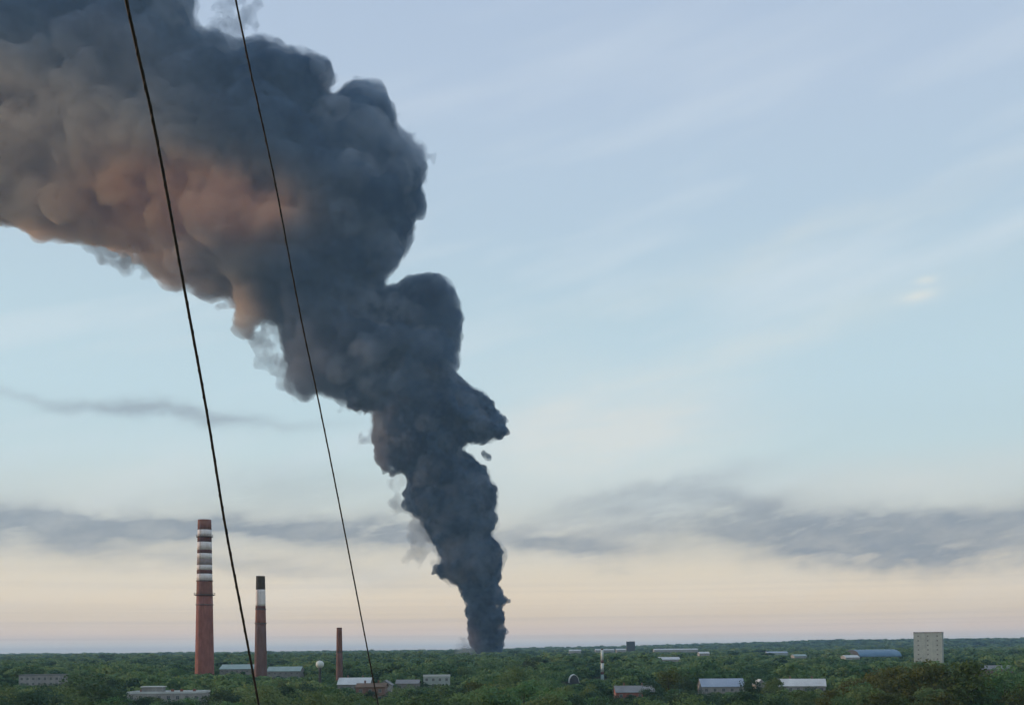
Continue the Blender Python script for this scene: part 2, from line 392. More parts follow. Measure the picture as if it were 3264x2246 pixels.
chimney('factory_chimney', 'tallest red brick chimney with many dark and white bands round its upper half', 652, 745, 1656, 2138, 62, 42,
        [(1688, 'brown_brick'), (1710, 'white_band'), (1727, 'dark_band'), (1752, 'white_band'), (1763, 'dark_band'), (1781, 'white_band'), (1800, 'grey_band'),
         (1816, 'white_band'), (1828, 'dark_band'), (1850, 'white_band'), (1896, 'brown_brick'), (None, 'red_brick')],
        [(1712, .9, 1.1), (1852, .5, 0), (1897, 1.6, 1.1), (1928, .5, 0)], group='factory chimneys on the left')
chimney('factory_chimney', 'medium brown chimney with a black top and one broad white band', 831, 705, 1835, 2146, 43, 28,
        [(1878, 'soot_cap'), (1930, 'white_band'), (1941, 'dark_band'), (1986, 'brown_brick'), (None, 'grey_brick')],
        [(1942, .3, 0), (1987, .45, 0)], group='factory chimneys on the left')
chimney('factory_chimney', 'short thin plain brown chimney standing left of the smoke column', 1082, 640, 1999, 2152, 24, 17,
        [(2003, 'dark_band'), (2078, 'dark_brick'), (None, 'grey_brick')], [(2079, .3, 0)], n_ladder=False, group='factory chimneys on the left')
chimney('striped_stack', 'slim white and dark striped metal stack rising from trees right of the smoke', 1920, 820, 2066, 2158, 11, 8,
        [(2070, 'dark_band'), (2103, 'tank_white'), (2112, 'dark_band'), (2140, 'tank_white'), (2148, 'dark_band'), (None, 'green_roof')], [(2110, .25, 0)], n_ladder=False)

# ------------------------------------------------------------------ water tower with a round white tank
g = at(1020, 2200, 520); top = at(1020, 2103, 520).z; s = 520 / F
wtw = thing('water_tower', 'small round white water tank on a dark steel column left of the thin chimney', 'water tower', (g.x, 520, 0))
r = 13 * s; cz = top - r
mb = MB(); mb.lathe([(.05, cz - r)] + [(r * math.sin(a), cz - r * math.cos(a) * .95) for a in np.linspace(.25, math.pi - .15, 14)] + [(.05, cz + r)], 28)
mb.build('tank', 'tank_white', wtw)
mb = MB(); mb.lathe([(1.0, 0), (.75, 3), (.55, cz - r * 1.4), (.9, cz - r * .88)], 16); mb.build('column', 'dark_steel', wtw)
mb = MB()
for k in range(4):
    a = k * math.pi / 2 + .5; mb.tube([(2.6 * math.cos(a), 2.6 * math.sin(a), 0), (.5 * math.cos(a), .5 * math.sin(a), cz * .75)], .06, 5)
mb.build('guy_wires', 'dark_steel', wtw)
mb = MB(); mb.lathe([(.4, cz + r), (.4, cz + r + .4), (.1, cz + r + .6)], 10); mb.build('vent_cap', 'dark_steel', wtw)
clear.append((1005, 1035, 2150, 520)); foot.append((g.x, 520, 4))

# ------------------------------------------------------------------ buildings
def window_mesh(w, h):
    mb = MB(); mb.mi = 1; mb.box(-w/2 + .09, w/2 - .09, -.03, .02, .09, h - .09)
    mb.mi = 0
    mb.box(-w/2, w/2, -.07, .02, 0, .09); mb.box(-w/2, w/2, -.07, .02, h - .09, h)
    mb.box(-w/2, -w/2 + .09, -.07, .02, .09, h - .09); mb.box(w/2 - .09, w/2, -.07, .02, .09, h - .09)
    mb.box(-.04, .04, -.065, .02, .09, h - .09)
    me = bpy.data.meshes.new('window'); bmesh.ops.recalc_face_normals(mb.bm, faces=mb.bm.faces); mb.bm.to_mesh(me); mb.bm.free()
    me.materials.append(M['frame_white']); me.materials.append(M['glass']); return me
WIN = {}
def add_windows(root, w, side_d, z0, z1, ww=1.4, wh=1.5, step=3.2, floor=3.0, sides=True):
    key = (round(ww, 1), round(wh, 1))
    if key not in WIN: WIN[key] = window_mesh(ww, wh)
    n = 0
    faces = [(w, lambda q: (q, -side_d / 2 - .003, 0))]
    if sides: faces += [(side_d, lambda q: (w / 2 + .003, q, math.pi / 2)), (side_d, lambda q: (-w / 2 - .003, q, -math.pi / 2))]
    nf = max(1, int((z1 - z0 - .4) / floor))
    for L, fn in faces:
        nc = max(1, int((L - 1.2) / step))
        for i in range(nc):
            q = (i + .5) * L / nc - L / 2
            for k in range(nf - 1, -1, -1):
                if n >= 96: return
                z = z1 - (nf - k) * floor + .75
                o = bpy.data.objects.new('window', WIN[key]); col.objects.link(o); o.parent = root
                x, y, rz = fn(q); o.location = (x, y, z); o.rotation_euler = (0, 0, rz); n += 1
def building(name, label, cat, px0, px1, ytop, ylow, D, depth=12, wall='plaster', roof='white_roof', kind='flat', rise=2.0, rz=0.0,
             win=True, group=None, extra=None, overhang=.4, **kw):
    pc = (px0 + px1) / 2; a = at(px0, ytop, D); b = at(px1, ytop, D)
    w = (b.x - a.x) * (1.0 if abs(rz) < .01 else 1.0 / math.cos(rz) * .96); c = at(pc, ytop, D)
    gz = float(ground_z(np.array(c.x), np.array(D))); H = c.z - gz
    root = thing(name, label, cat, (c.x, D + depth / 2, gz), rz, group)
    hw, hd = w / 2, depth / 2
    eave = H - (0 if kind == 'flat' else rise)
    if kind == 'flat':
        mb = MB(); mb.box(-hw, hw, -hd, hd, 0, H - .5); mb.build('walls', wall, root)
        mb = MB(); mb.box(-hw - .15, hw + .15, -hd - .15, hd + .15, H - .5, H - .1)
        mb.box(-hw - .15, hw + .15, -hd - .15, -hd + .2, H - .1, H + .3); mb.box(-hw - .15, hw + .15, hd - .2, hd + .15, H - .1, H + .3)
        mb.box(-hw - .15, -hw + .2, -hd + .2, hd - .2, H - .1, H + .3); mb.box(hw - .2, hw + .15, -hd + .2, hd - .2, H - .1, H + .3)
        mb.build('roof', roof, root)
    elif kind == 'gable_long':     # ridge runs along the facade: the slope faces the camera
        mb = MB(); mb.prismx([(-hd, 0), (hd, 0), (hd, eave), (0, H - .15), (-hd, eave)], -hw, hw); mb.build('walls', wall, root)
        o = overhang; k = rise / hd
        mb = MB(); mb.prismx([(-hd - o, eave - k * o + .02), (0, H - .1), (hd + o, eave - k * o + .02), (hd + o, eave - k * o + .25), (0, H + .15), (-hd - o, eave - k * o + .25)], -hw - o, hw + o)
        mb.build('roof', roof, root)
    elif kind == 'gable_front':
        mb = MB(); mb.prism([(-hw, 0), (hw, 0), (hw, eave), (0, H - .15), (-hw, eave)], -hd, hd); mb.build('walls', wall, root)
        o = overhang; k = rise / hw
        mb = MB(); mb.prism([(-hw - o, eave - k * o + .02), (0, H - .1), (hw + o, eave - k * o + .02), (hw + o, eave - k * o + .3), (0, H + .2), (-hw - o, eave - k * o + .3)], -hd - o, hd + o)
        mb.build('roof', roof, root)
    elif kind == 'arch':
        pts = [(hw * math.cos(q), eave + rise * math.sin(q)) for q in np.linspace(0, math.pi, 15)]
        mb = MB(); mb.prism([(-hw, 0), (hw, 0)] + pts, -hd, hd); mb.build('walls', wall, root)
        out = [((hw + .3) * math.cos(q), eave + (rise + .3) * math.sin(q)) for q in np.linspace(0, math.pi, 15)]
        inn = [((hw + .01) * math.cos(q), eave + (rise + .01) * math.sin(q)) for q in np.linspace(math.pi, 0, 15)]
        mb = MB(); mb.prism(out + inn, -hd - .3, hd + .3); mb.build('roof', roof, root)
    elif kind == 'arch_long':
        aa = np.linspace(0, math.pi, 17)
        mb = MB(); mb.prismx([(-hd, 0), (hd, 0)] + [(hd * math.cos(q), eave + rise * math.sin(q)) for q in aa], -hw, hw); mb.build('walls', wall, root)
        out = [((hd + .5) * math.cos(q), eave + (rise + .5) * math.sin(q)) for q in aa]; inn = [((hd + .02) * math.cos(q), eave + (rise + .02) * math.sin(q)) for q in aa[::-1]]
        mb = MB(); mb.prismx(out + inn, -hw - .5, hw + .5); mb.build('roof', roof, root)
    if win: add_windows(root, w, depth, 0, eave if kind != 'flat' else H - .6, **kw)
    if extra: extra(root, hw, hd, H)
    clear.append((px0 - 2, px1 + 2, ylow, D)); 
    for q in np.arange(-hw, hw + .1, 6):
        foot.append((c.x + q * math.cos(rz), D + depth / 2 + q * math.sin(rz), hd + 3))
    return root

def roof_house(root, hw, hd, H):
    x = -hw * .42
    mb = MB(); mb.box(x - 4.0, x + 4.0, -2.2, 2.2, H - .1, H + 1.9); h = mb.build('rooftop_hut', 'grey_wall', root)
    mb = MB(); mb.box(x - 4.4, x + 4.4, -2.6, 2.6, H + 1.9, H + 2.2); mb.build('hut_roof', 'white_roof', h)
    for k, xx in enumerate((-.75, .1, .35, .7)):
        mb = MB(); mb.box(hw * xx - .5, hw * xx + .5, -.5, .5, H - .1, H + 1.0); mb.build('vent', 'brown_brick', root)
def chim(root, hw, hd, H):
    for xx in (-.5, .45):
        mb = MB(); mb.box(hw * xx - .35, hw * xx + .35, .6, 1.3, H - .6, H + 1.3); mb.build('brick_flue', 'dull_brick', root)
# bottom left
building('apartment_block', 'long pale flat-roofed block with a rooftop hut, in front of the tallest chimney', 'building', 404, 640, 2205, 2219, 430, 13, 'plaster', 'white_roof', 'flat', extra=roof_house)
# long pale green roofed sheds behind the chimneys
building('factory_hall', 'long low hall with a pale green roof between the two tall chimneys', 'building', 700, 812, 2117, 2134, 800, 18, 'grey_wall', 'green_roof', 'gable_long', rise=3.2, extra=chim)
building('factory_hall', 'pale green roofed hall right of the medium chimney, its right end lower', 'building', 850, 956, 2124, 2146, 760, 16, 'grey_wall', 'green_roof', 'gable_long', rise=3.0)
# centre
building('factory_hall', 'white roofed shed at the foot of the short thin chimney', 'building', 1076, 1178, 2160, 2181, 560, 14, 'grey_wall', 'white_roof', 'gable_long', rise=3.2, extra=chim)
building('brick_house', 'dull reddish brick house in front of the white shed near the thin chimney', 'house', 1134, 1226, 2178, 2203, 470, 12, 'dull_brick', 'rust_roof', 'gable_long', rise=1.5, extra=chim)
building('brick_house', 'grey walled house just right of the reddish brick one', 'house', 1206, 1246, 2168, 2194, 500, 9, 'plaster', 'grey_roof', 'gable_front', rise=2.0)
building('low_house', 'low dull grey-green roofed house between two white roofs at bottom centre left', 'house', 1262, 1334, 2166, 2180, 560, 10, 'grey_wall', 'grey_roof', 'gable_long', rise=1.8)
building('apartment_block', 'pale block with a light flat roof among trees left of the big central tree', 'building', 1346, 1434, 2152, 2171, 590, 11, 'pale_panel', 'white_roof', 'flat', rz=.05)
# right
building('brick_house', 'reddish pink brick house with a grey roof below the striped stack', 'house', 1964, 2086, 2186, 2212, 480, 12, 'pink_brick', 'grey_roof', 'gable_long', rise=2.6, extra=chim)
building('apartment_block', 'blue-grey roofed block with pinkish walls at the lower right', 'building', 2238, 2374, 2163, 2199, 500, 12, 'plaster', 'bluegrey_roof', 'gable_long', rise=3.4)
building('garage', 'tiny pale gabled outbuilding between the two large pale roofs at lower right', 'house', 2410, 2442, 2165, 2200, 540, 8, 'plaster', 'white_roof', 'gable_front', rise=2.4, win=False)
building('apartment_block', 'white roofed block with a slanting right end behind the yellow-green tree', 'building', 2494, 2640, 2164, 2186, 500, 13, 'plaster', 'white_roof', 'gable_long', rise=3.0, rz=-.22, extra=chim)
building('arched_shed', 'small white edged arched shed among trees left of the striped stack', 'shed', 1815, 1845, 2150, 2172, 700, 12, 'dark_wall', 'tank_white', 'arch', rise=5.0, win=False)
def arena_end(root, hw, hd, H):
    mb = MB(); mb.box(-hw - 14, -hw - .35, -hd * .5, hd * .5, 0, H * .62); w_ = mb.build('entrance_wing', 'plaster', root)
    mb = MB(); mb.box(-hw - 14.3, -hw - .33, -hd * .55, hd * .55, H * .62, H * .62 + .5); mb.build('wing_roof', 'white_roof', w_)
building('sports_arena', 'large hall under a low curved blue roof left of the pale tower block', 'building', 2740, 2872, 2070, 2092, 1350, 60, 'dark_wall', 'blue_roof', 'arch_long', rise=8, win=False, extra=arena_end)
building('tower_block', 'tall pale panel tower block at the right edge above the trees', 'building', 2930, 3010, 2014, 2098, 860, 14, 'pale_panel', 'grey_roof', 'flat', rz=-.45, floor=3.6, step=5.4, ww=1.2, wh=1.2)
building('tower_block', 'small dark block standing alone on the far skyline', 'building', 1998, 2024, 2043, 2062, 2500, 14, 'dark_wall', 'grey_roof', 'flat', win=False)
# far pale roofs
far = [(1898, 1958, 2067, 2300, 'first pale roofed warehouse below the skyline, left of the striped stack'),
       (1965, 1996, 2066, 2250, 'short pale warehouse under the small dark skyline block'),
       (1815, 1852, 2069, 2100, 'tiny pale shed nearest the smoke column on the far side of the woods'),
       (2085, 2225, 2066, 2350, 'longest thin pale warehouse roof on the far skyline, right of the dark block'),
       (2102, 2168, 2093, 1150, 'bright white roofed shed in the woods between the striped stack and the arena'),
       (2230, 2262, 2076, 1700, 'small pale shed right of the longest far warehouse'),
       (2446, 2512, 2075, 1750, 'pale blue-grey warehouse among far trees, left of two'),
       (2532, 2572, 2084, 1500, 'pale teal shed right of the blue-grey warehouse'),
       (2696, 2740, 2087, 1250, 'narrow white shed at the left foot of the blue arena')]
for i, (a, b, yt, D, lab) in enumerate(far):
    building('warehouse', lab, 'building', a, b, yt, yt + 12, D, 20, 'plaster' if i != 6 else 'pale_panel', ['white_roof', 'white_roof', 'white_roof', 'white_roof', 'white_roof', 'white_roof', 'bluegrey_roof', 'green_roof', 'white_roof'][i], 'gable_long', rise=2.5, win=False)
# beyond the photo's sides
building('apartment_block', 'pale long block half hidden by trees at the far left edge', 'building', 60, 190, 2150, 2175, 640, 12, 'plaster', 'grey_roof', 'flat')
building('apartment_block', 'brick block with a grey roof in the trees at the far right edge', 'building', 3110, 3230, 2120, 2150, 760, 12, 'dull_brick', 'grey_roof', 'gable_long', rise=2.5)

# ------------------------------------------------------------------ trees
def crown_template(seed, nb, nl, leaf, squash=1.0):
    """unit tree, height 1: quads scattered over the shells of many leaf clumps; returns (n,4,3)"""
    r = np.random.default_rng(seed)
    cs = []
    k = 0
    while len(cs) < nb:
        p = r.uniform(-1, 1, 3)
        if np.linalg.norm(p) > 1: continue
        e = (0.34 + .05 * r.normal(), .38 * squash)
        c = np.array([p[0] * e[0] * (1 - .25 * p[2]), p[1] * e[0] * (1 - .25 * p[2]), .60 + p[2] * e[1] * .82])
        cs.append((c, r.uniform(.09, .19)))
    q = []
    per = nl // nb
    for c, rad in cs:
        d = r.normal(size=(per, 3)); d /= np.linalg.norm(d, axis=1)[:, None]
        d[:, 2] = np.where(d[:, 2] < -.3, -d[:, 2], d[:, 2])
        pos = c + d * rad * r.uniform(.65, 1.15, (per, 1)) * np.array([1, 1, .8])
        nrm = d + r.normal(size=(per, 3)) * .55; nrm /= np.linalg.norm(nrm, axis=1)[:, None]
        a = np.cross(nrm, r.normal(size=(per, 3))); a /= np.linalg.norm(a, axis=1)[:, None]; b = np.cross(nrm, a)
        s = leaf * r.uniform(.6, 1.3, (per, 1))
        a = a * s; b = b * s * r.uniform(.6, 1.0, (per, 1))
        q.append(np.stack([pos - a, pos - b * .9, pos + a, pos + b], 1))
    return np.concatenate(q)
def mesh_from_quads(name, Q, mat):
    n = len(Q); me = bpy.data.meshes.new(name)
    me.vertices.add(n * 4); me.vertices.foreach_set('co', Q.reshape(-1).astype(np.float32))
    me.loops.add(n * 4); me.loops.foreach_set('vertex_index', np.arange(n * 4, dtype=np.int32))
    me.polygons.add(n); me.polygons.foreach_set('loop_start', np.arange(0, n * 4, 4, dtype=np.int32))
    me.polygons.foreach_set('loop_total', np.full(n, 4, np.int32))
    me.materials.append(mat); me.update(calc_edges=True); me.validate(); return me
kinds = []
for i in range(9):
    squash = [1, 1.05, .92, 1, 1.1, .95, 1, 1, .9][i]
    Q = crown_template(100 + i, 26 + (i % 3) * 6, 2600, .020, squash) * 12.0
    kinds.append(mesh_from_quads('crown', Q, [M['leaf'], M['leaf'], M['leaf_dark'], M['leaf'], M['leaf_dark'], M['leaf_olive'], M['leaf'], M['leaf_dark'], M['leaf_olive']][i]))
def trunk_mesh(seed):
    r = random.Random(seed); mb = MB()
    mb.tube([(0, 0, -.5), (.05, .02, 2), (.15, -.1, 5), (.1, .1, 8.6)], [.28, .24, .17, .05], 8)
    for k in range(7):
        a = r.uniform(0, 6.28); z = r.uniform(2.6, 6.2); L = r.uniform(2.2, 3.4)
        mb.tube([(.08, 0, z), (L * .5 * math.cos(a), L * .5 * math.sin(a), z + .9), (L * math.cos(a), L * math.sin(a), z + 2.3)], [.1, .06, .02], 6)
    me = bpy.data.meshes.new('trunk'); mb.bm.to_mesh(me); mb.bm.free(); me.materials.append(M['bark']); return me
trunks = [trunk_mesh(i) for i in range(3)]

# specific big trees seen in the photo: (px, py of the top, distance, height, width factor, kind, label)
special = [(1560, 2098, 760, 19, 1.3, 3, 'tall green tree standing behind the left shoulder of the largest central tree'),
           (1690, 2092, 800, 20, 1.2, 4, 'dark tall tree rising behind the largest central tree'),
           (1480, 2118, 700, 17, 1.3, 0, 'broad green tree left below the foot of the smoke column'),
           (1505, 2165, 430, 13, 1.2, 8, 'olive tinted tree at bottom centre, left of the bushy green one'),
           (1800, 2190, 400, 10, 1.3, 0, 'low broad tree below the small arched shed'),
           (1880, 2178, 440, 11, 1.3, 3, 'leafy tree between the arched shed and the pink brick house'),
           (2080, 2165, 460, 12, 1.1, 7, 'dark tree hiding the right end of the pink brick house'),
           (2300, 2205, 400, 9, 1.3, 2, 'dark low tree in front of the blue-grey roofed block'),
           (2570, 2196, 390, 9, 1.2, 6, 'low green tree in front of the middle of the slanting white roof'),
           (2700, 2120, 620, 16, 1.3, 0, 'green tree behind the right end of the slanting white roof'),
           (900, 2160, 520, 13, 1.3, 0, 'green round tree below the right pale green factory roof'),
           (760, 2148, 600, 12, 1.2, 3, 'round tree below the left pale green factory roof, beside the left cable'),
           (980, 2172, 450, 13, 1.2, 4, 'dark tree at the left side of the water tower column'),
           (350, 2150, 520, 14, 1.3, 2, 'dark green tree at the left edge of the pale rooftop-hut block'),
(1655, 2118, 480, 17, 1.25, 1, 'largest round dark green tree, rising at bottom centre right of the smoke base'),
           (1590, 2150, 500, 13, 1.2, 3, 'bushy green tree leaning against the left side of the largest central tree'),
           (1740, 2172, 430, 11, 1.3, 6, 'low spreading tree at the right foot of the largest central tree'),
           (2130, 2118, 520, 17, 1.1, 5, 'tall yellow-green tree right of the pink brick house'),
           (2185, 2152, 500, 13, 1.1, 2, 'dark green tree touching the left end of the blue-grey roof'),
           (2392, 2152, 480, 15, .9, 4, 'dark tree standing between the blue-grey roof and the tiny outbuilding'),
           (2462, 2150, 470, 15, .95, 6, 'green tree covering the left end of the slanting white roof'),
           (2480, 2112, 700, 14, 1.3, 0, 'broad green tree behind the roofs at lower right'),
           (2960, 2086, 380, 24, 1.15, 5, 'highest olive tree at the lower right corner under the tower block'),
           (2850, 2112, 400, 21, 1.1, 8, 'olive-yellow tree left of the highest one in the lower right corner'),
           (2740, 2150, 410, 17, 1.15, 5, 'rounded olive tree at the right end of the white slanting roof'),
           (2650, 2188, 370, 11, 1.2, 8, 'low olive bush-like tree in front of the slanting white roof'),
           (3080, 2092, 370, 22, 1.2, 8, 'olive tree right of the highest corner tree'),
           (3200, 2110, 390, 20, 1.2, 3, 'big green tree at the far right bottom corner'),
           (1270, 2190, 400, 9, 1.3, 3, 'small bushy tree below the low grey-green roof'),
           (1400, 2180, 420, 10, 1.4, 1, 'round dark tree in front of the light flat roofed block'),
           (560, 2120, 700, 12, 1.4, 6, 'fresh green tree left of the foot of the tallest chimney')]
trees = []; sp_pos = []
groupname = 'trees of the town below the skyline'
def region(px, D):
    if px < 330: h = 'at far left'
    elif px < 600: h = 'left of the tallest chimney'
    elif px < 860: h = 'by the two tall chimneys'
    elif px < 1150: h = 'by the water tower'
    elif px < 1480: h = 'by the low grey-green roof'
    elif px < 1760: h = 'below the smoke column'
    elif px < 2080: h = 'by the pink brick house'
    elif px < 2420: h = 'by the blue-grey roof'
    elif px < 2760: h = 'by the slanting white roof'
    elif px < 3000: h = 'below the tower block'
    else: h = 'at far right'
    v = 'front' if D < 400 else ('middle' if D < 490 else 'rear')
    return h, v
auto = []
def put_tree(x, y, H, wf, k, label=None):
    gz = float(ground_z(np.array(x), np.array(y)))
    root = thing('tree', label, 'tree', (x, y, gz), random.uniform(0, 6.28), groupname)
    s = H / 12.0; root.scale = (s * wf, s * wf, s)
    c = bpy.data.objects.new('crown', kinds[k]); col.objects.link(c); c.parent = root
    t_ = bpy.data.objects.new('trunk', trunks[k % 3]); col.objects.link(t_); t_.parent = root
    px, py = proj(x, y, gz + H)
    if label is None:
        h, v = region(px, y)
        size = 'small' if H < 8.5 else ('medium' if H < 12 else 'tall')
        tone = {5: 'olive', 8: 'olive', 2: 'dark green', 4: 'dark green', 7: 'dark green'}.get(k, 'green')
        auto.append((f'{size} {tone} {v} tree {h}', px, root))
    sp_pos.append((x, y, H * .38 * wf))
for px, py, D, H, wf, k, lab in special:
    p = at(px, py, D); gz = float(ground_z(np.array(p.x), np.array(D))); put_tree(p.x, D, p.z - gz, wf * H / (p.z - gz), k, lab)

# rows of trees close in front of the nearer buildings, hiding the lower walls
for a_, b_, yl, D_ in list(clear):
    if D_ > 660 or b_ - a_ < 34: continue
    n_ = max(2, int((b_ - a_) / 38))
    for i in range(n_ + 1):
        px = a_ + (b_ - a_) * (i + rng.uniform(-.25, .25)) / n_; Dt = D_ - rng.uniform(7, 16)
        p = at(px, yl + rng.uniform(-3, 9), Dt); gz = float(ground_z(np.array(p.x), np.array(Dt)))
        if p.z - gz > 4: put_tree(p.x, Dt, p.z - gz, float(np.clip(rng.uniform(4.2, 5.6) / (.38 * (p.z - gz)), .9, 2.0)), int(rng.choice([0, 1, 2, 3, 4, 6, 7])))
n_rows = len(sp_pos)
def limit(px, D, halfw):
    """lowest py a tree top may reach at this place so that what lies behind stays in view"""
    lim = 0
    for a, b, yl, Db in clear:
        if D < Db + 4 and px + halfw > a and px - halfw < b: lim = max(lim, yl)
    return lim
footA = np.array(foot)
def clear_of(x, y, r):
    if np.any((footA[:, 0] - x) ** 2 + (footA[:, 1] - y) ** 2 < (footA[:, 2] + r) ** 2): return False
    return True
cand = []
def scatter(y0, y1, cell, near):
    y = y0
    while y < y1:
        hw = y * .53 + 95
        x = -hw
        while x < hw:
            xx = x + rng.uniform(-.42, .42) * cell; yy = y + rng.uniform(-.42, .42) * cell
            dens = math.sin(xx / 37.0 + 1.3) * math.cos(yy / 51.0) + .6 * math.sin(xx / 17.0 + yy / 23.0)
            x += cell
            if near and dens < -1.15: continue
            H = float(np.clip(rng.normal(14, 3.8) + 2.6 * dens, 6, 22))
            cand.append((xx, yy, H, dens))
        y += cell
scatter(300, 900, 13.0, True)
n_near = len(cand)
tone = []
forest = []      # (x,y,z,H,wf,tone)
count = n_rows
cand.sort(key=lambda c: c[1])
for xx, yy, H, dens in cand:
    gz = float(ground_z(np.array(xx), np.array(yy))); px, py = proj(xx, yy, gz + H); wf = rng.uniform(1.0, 1.45)
    rr = H * .38 * wf
    if not clear_of(xx, yy, rr * .6): continue
    if any((xx - a) ** 2 + (yy - b) ** 2 < (c * .6 + rr * .5) ** 2 for a, b, c in sp_pos[:n_rows]): continue
    hwid = rr * F / yy
    lim = limit(px, yy, hwid)
    if py < lim:
        H = H - (lim - py + rng.uniform(0, 8)) * yy / F
        if H < 4.0: continue
        px, py = proj(xx, yy, gz + H)
    # keep special trees in view
    bad = False
    for sx, spy, sD, sH, swf, sk, sl_ in special:
        if yy < sD - 3 and abs(px - sx) < 45 and py < spy + 22:
            H2 = H - (spy + 26 - py) * yy / F
            if H2 < 4: bad = True
            else: H = H2; px, py = proj(xx, yy, gz + H)
    if bad: continue
    onscreen = -60 < px < 3330 and py < 2275; beside = -700 < px < 3960
    if count < 300 and onscreen and yy < 620:
        k = int(rng.choice([0, 1, 2, 3, 4, 6, 7], p=[.17, .17, .14, .16, .14, .12, .10])) if px < 2500 else int(rng.choice([0, 5, 8, 3, 6]))
        put_tree(xx, yy, H, wf, k); count += 1
    elif beside or yy < 340:
        forest.append((xx, yy, gz, H, wf, float(np.clip(rng.normal(.45, .28) + .24 * dens, 0, 1))))
bylab = {}
for l_, px, o in auto: bylab.setdefault(l_, []).append((px, o))
ORD = ['leftmost', 'second', 'third', 'fourth', 'fifth', 'sixth', 'seventh', 'eighth', 'ninth', 'tenth', 'eleventh', 'twelfth', 'thirteenth', 'fourteenth', 'fifteenth', 'sixteenth']
for l_, L_ in bylab.items():
    L_.sort(key=lambda q: q[0])
    for i, (px, o) in enumerate(L_):
        if len(L_) == 1: o['label'] = l_
        elif i == len(L_) - 1: o['label'] = 'rightmost ' + l_
        else: o['label'] = ('leftmost ' if i == 0 else ORD[min(i, 15)] + ' from left, ') + l_
print('individual trees', count, 'forest near', len(forest))
# far woods
def scatter_far(y0, y1, cell, hmean, out):
    y = y0
    while y < y1:
        hw = y * .57 + 110; n = int(2 * hw / cell)
        xs = -hw + (np.arange(n) + rng.uniform(-.45, .45, n)) * cell
        for xx in xs:
            yy = y + rng.uniform(-.45, .45) * cell
            if abs(xx) > 4400 or not clear_of(xx, yy, 3): continue
            dens = math.sin(xx / 130.0 + .7) * math.cos(yy / 170.0) + .5 * math.sin(xx / 53.0 + yy / 71.0)
            if dens < -1.0 and yy < 2200: continue
            gz = float(ground_z(np.array(xx), np.array(yy))); H = hmean + rng.normal() * (2.6 if yy < 1700 else 2.0) + (3.4 if yy < 1700 else 2.0) * dens
            px, py = proj(xx, yy, gz + H); lim = limit(px, yy, cell * .5 * F / yy)
            if py < lim:
                H -= (lim - py) * yy / F
                if H < 4: continue
            out.append((xx, yy, gz, H, rng.uniform(1.0, 1.5), float(np.clip(rng.normal(.45, .28) + .24 * dens, 0, 1))))
        y += cell
mid = []; farw = []
scatter_far(900, 1700, 17, 14, mid)
scatter_far(1700, 2900, 24, 13, farw)
scatter_far(2900, 5400, 42, 13, farw)
print('mid', len(mid), 'far', len(farw))
def pack(lst, temps, spread=1.0):
    Qs = []; tn = []
    for i, (x, y, z, H, wf, tn_) in enumerate(lst):
        T = temps[i % len(temps)]; a = (i * 2.399) % 6.283; ca, sa = math.cos(a), math.sin(a)
        P = T * np.array([H * wf * spread, H * wf * spread, H])
        P = np.stack([P[..., 0] * ca - P[..., 1] * sa + x, P[..., 0] * sa + P[..., 1] * ca + y, P[..., 2] + z], -1)
        Qs.append(P.astype(np.float32)); tn.append(np.full(len(T) * 4, tn_, np.float32))
    return np.concatenate(Qs), np.concatenate(tn)
tA = [crown_template(300 + i, 18, 420, .045) for i in range(6)]
tB = [crown_template(320 + i, 14, 210, .07) for i in range(6)]
tC = [crown_template(340 + i, 9, 63, .16) for i in range(6)]
QA = pack(forest, tA); QB = pack(mid, tB, 1.25); QC = pack(farw, tC, 2.2)
Q = np.concatenate([QA[0], QB[0], QC[0]]); TN = np.concatenate([QA[1], QB[1], QC[1]])
fm = mesh_from_quads('woodland', Q, M['forest'])
at_ = fm.attributes.new('tree_tone', 'FLOAT', 'POINT')
if len(at_.data) == len(TN): at_.data.foreach_set('value', TN)
fo = bpy.data.objects.new('woodland', fm); col.objects.link(fo)
tag(fo, 'dark green mass of woods reaching back to the hazy skyline', 'woods', kind='stuff')

# ------------------------------------------------------------------ smoke
V = 3264 / 2319.0
SD = 2200.0
outline = [(-420, -90), (430, -90), (447, 20), (440, 62), (468, 74), (494, 68), (534, 94), (573, 82), (622, 92), (686, 118), (734, 132), (750, 160), (738, 208), (752, 226),
 (786, 196), (814, 180), (854, 192), (874, 216), (894, 256), (890, 280), (926, 304), (958, 348), (968, 385), (950, 425), (954, 473), (930, 505), (934, 553),
 (910, 589), (874, 625), (862, 662), (902, 649), (934, 628), (965, 618), (1002, 621), (1027, 643), (1040, 687), (1047, 724), (1040, 762), (1037, 805), (1033, 836),
 (1062, 872), (1093, 889), (1118, 908), (1126, 928), (1142, 938), (1154, 962), (1150, 982), (1132, 994), (1092, 1004), (1048, 1008), (1046, 1020), (1082, 1041), (1105, 1067), (1123, 1105), (1127, 1150),
 (1123, 1188), (1112, 1215), (1139, 1230), (1148, 1256), (1139, 1283), (1135, 1321), (1142, 1343), (1156, 1360), (1139, 1374), (1146, 1400), (1150, 1427), (1143, 1450), (1146, 1500),
 (1058, 1500), (1063, 1434), (1052, 1404), (1050, 1363), (1040, 1336), (1014, 1317), (991, 1306), (968, 1296), (995, 1264), (980, 1234), (946, 1175), (912, 1150), (915, 1113), (927, 1090), (908, 1064),
 (881, 1086), (855, 1056), (843, 995), (845, 927), (821, 933), (790, 927), (747, 899), (715, 883), (697, 908), (666, 899), (650, 868), (640, 820), (646, 772), (636, 735), (610, 726), (588, 733), (566, 762),
 (538, 758), (529, 718), (522, 680), (490, 675), (430, 665), (400, 655), (350, 620), (300, 580), (222, 560), (150, 545), (60, 515), (-60, 500), (-420, 430)]
P = np.array(outline, float)
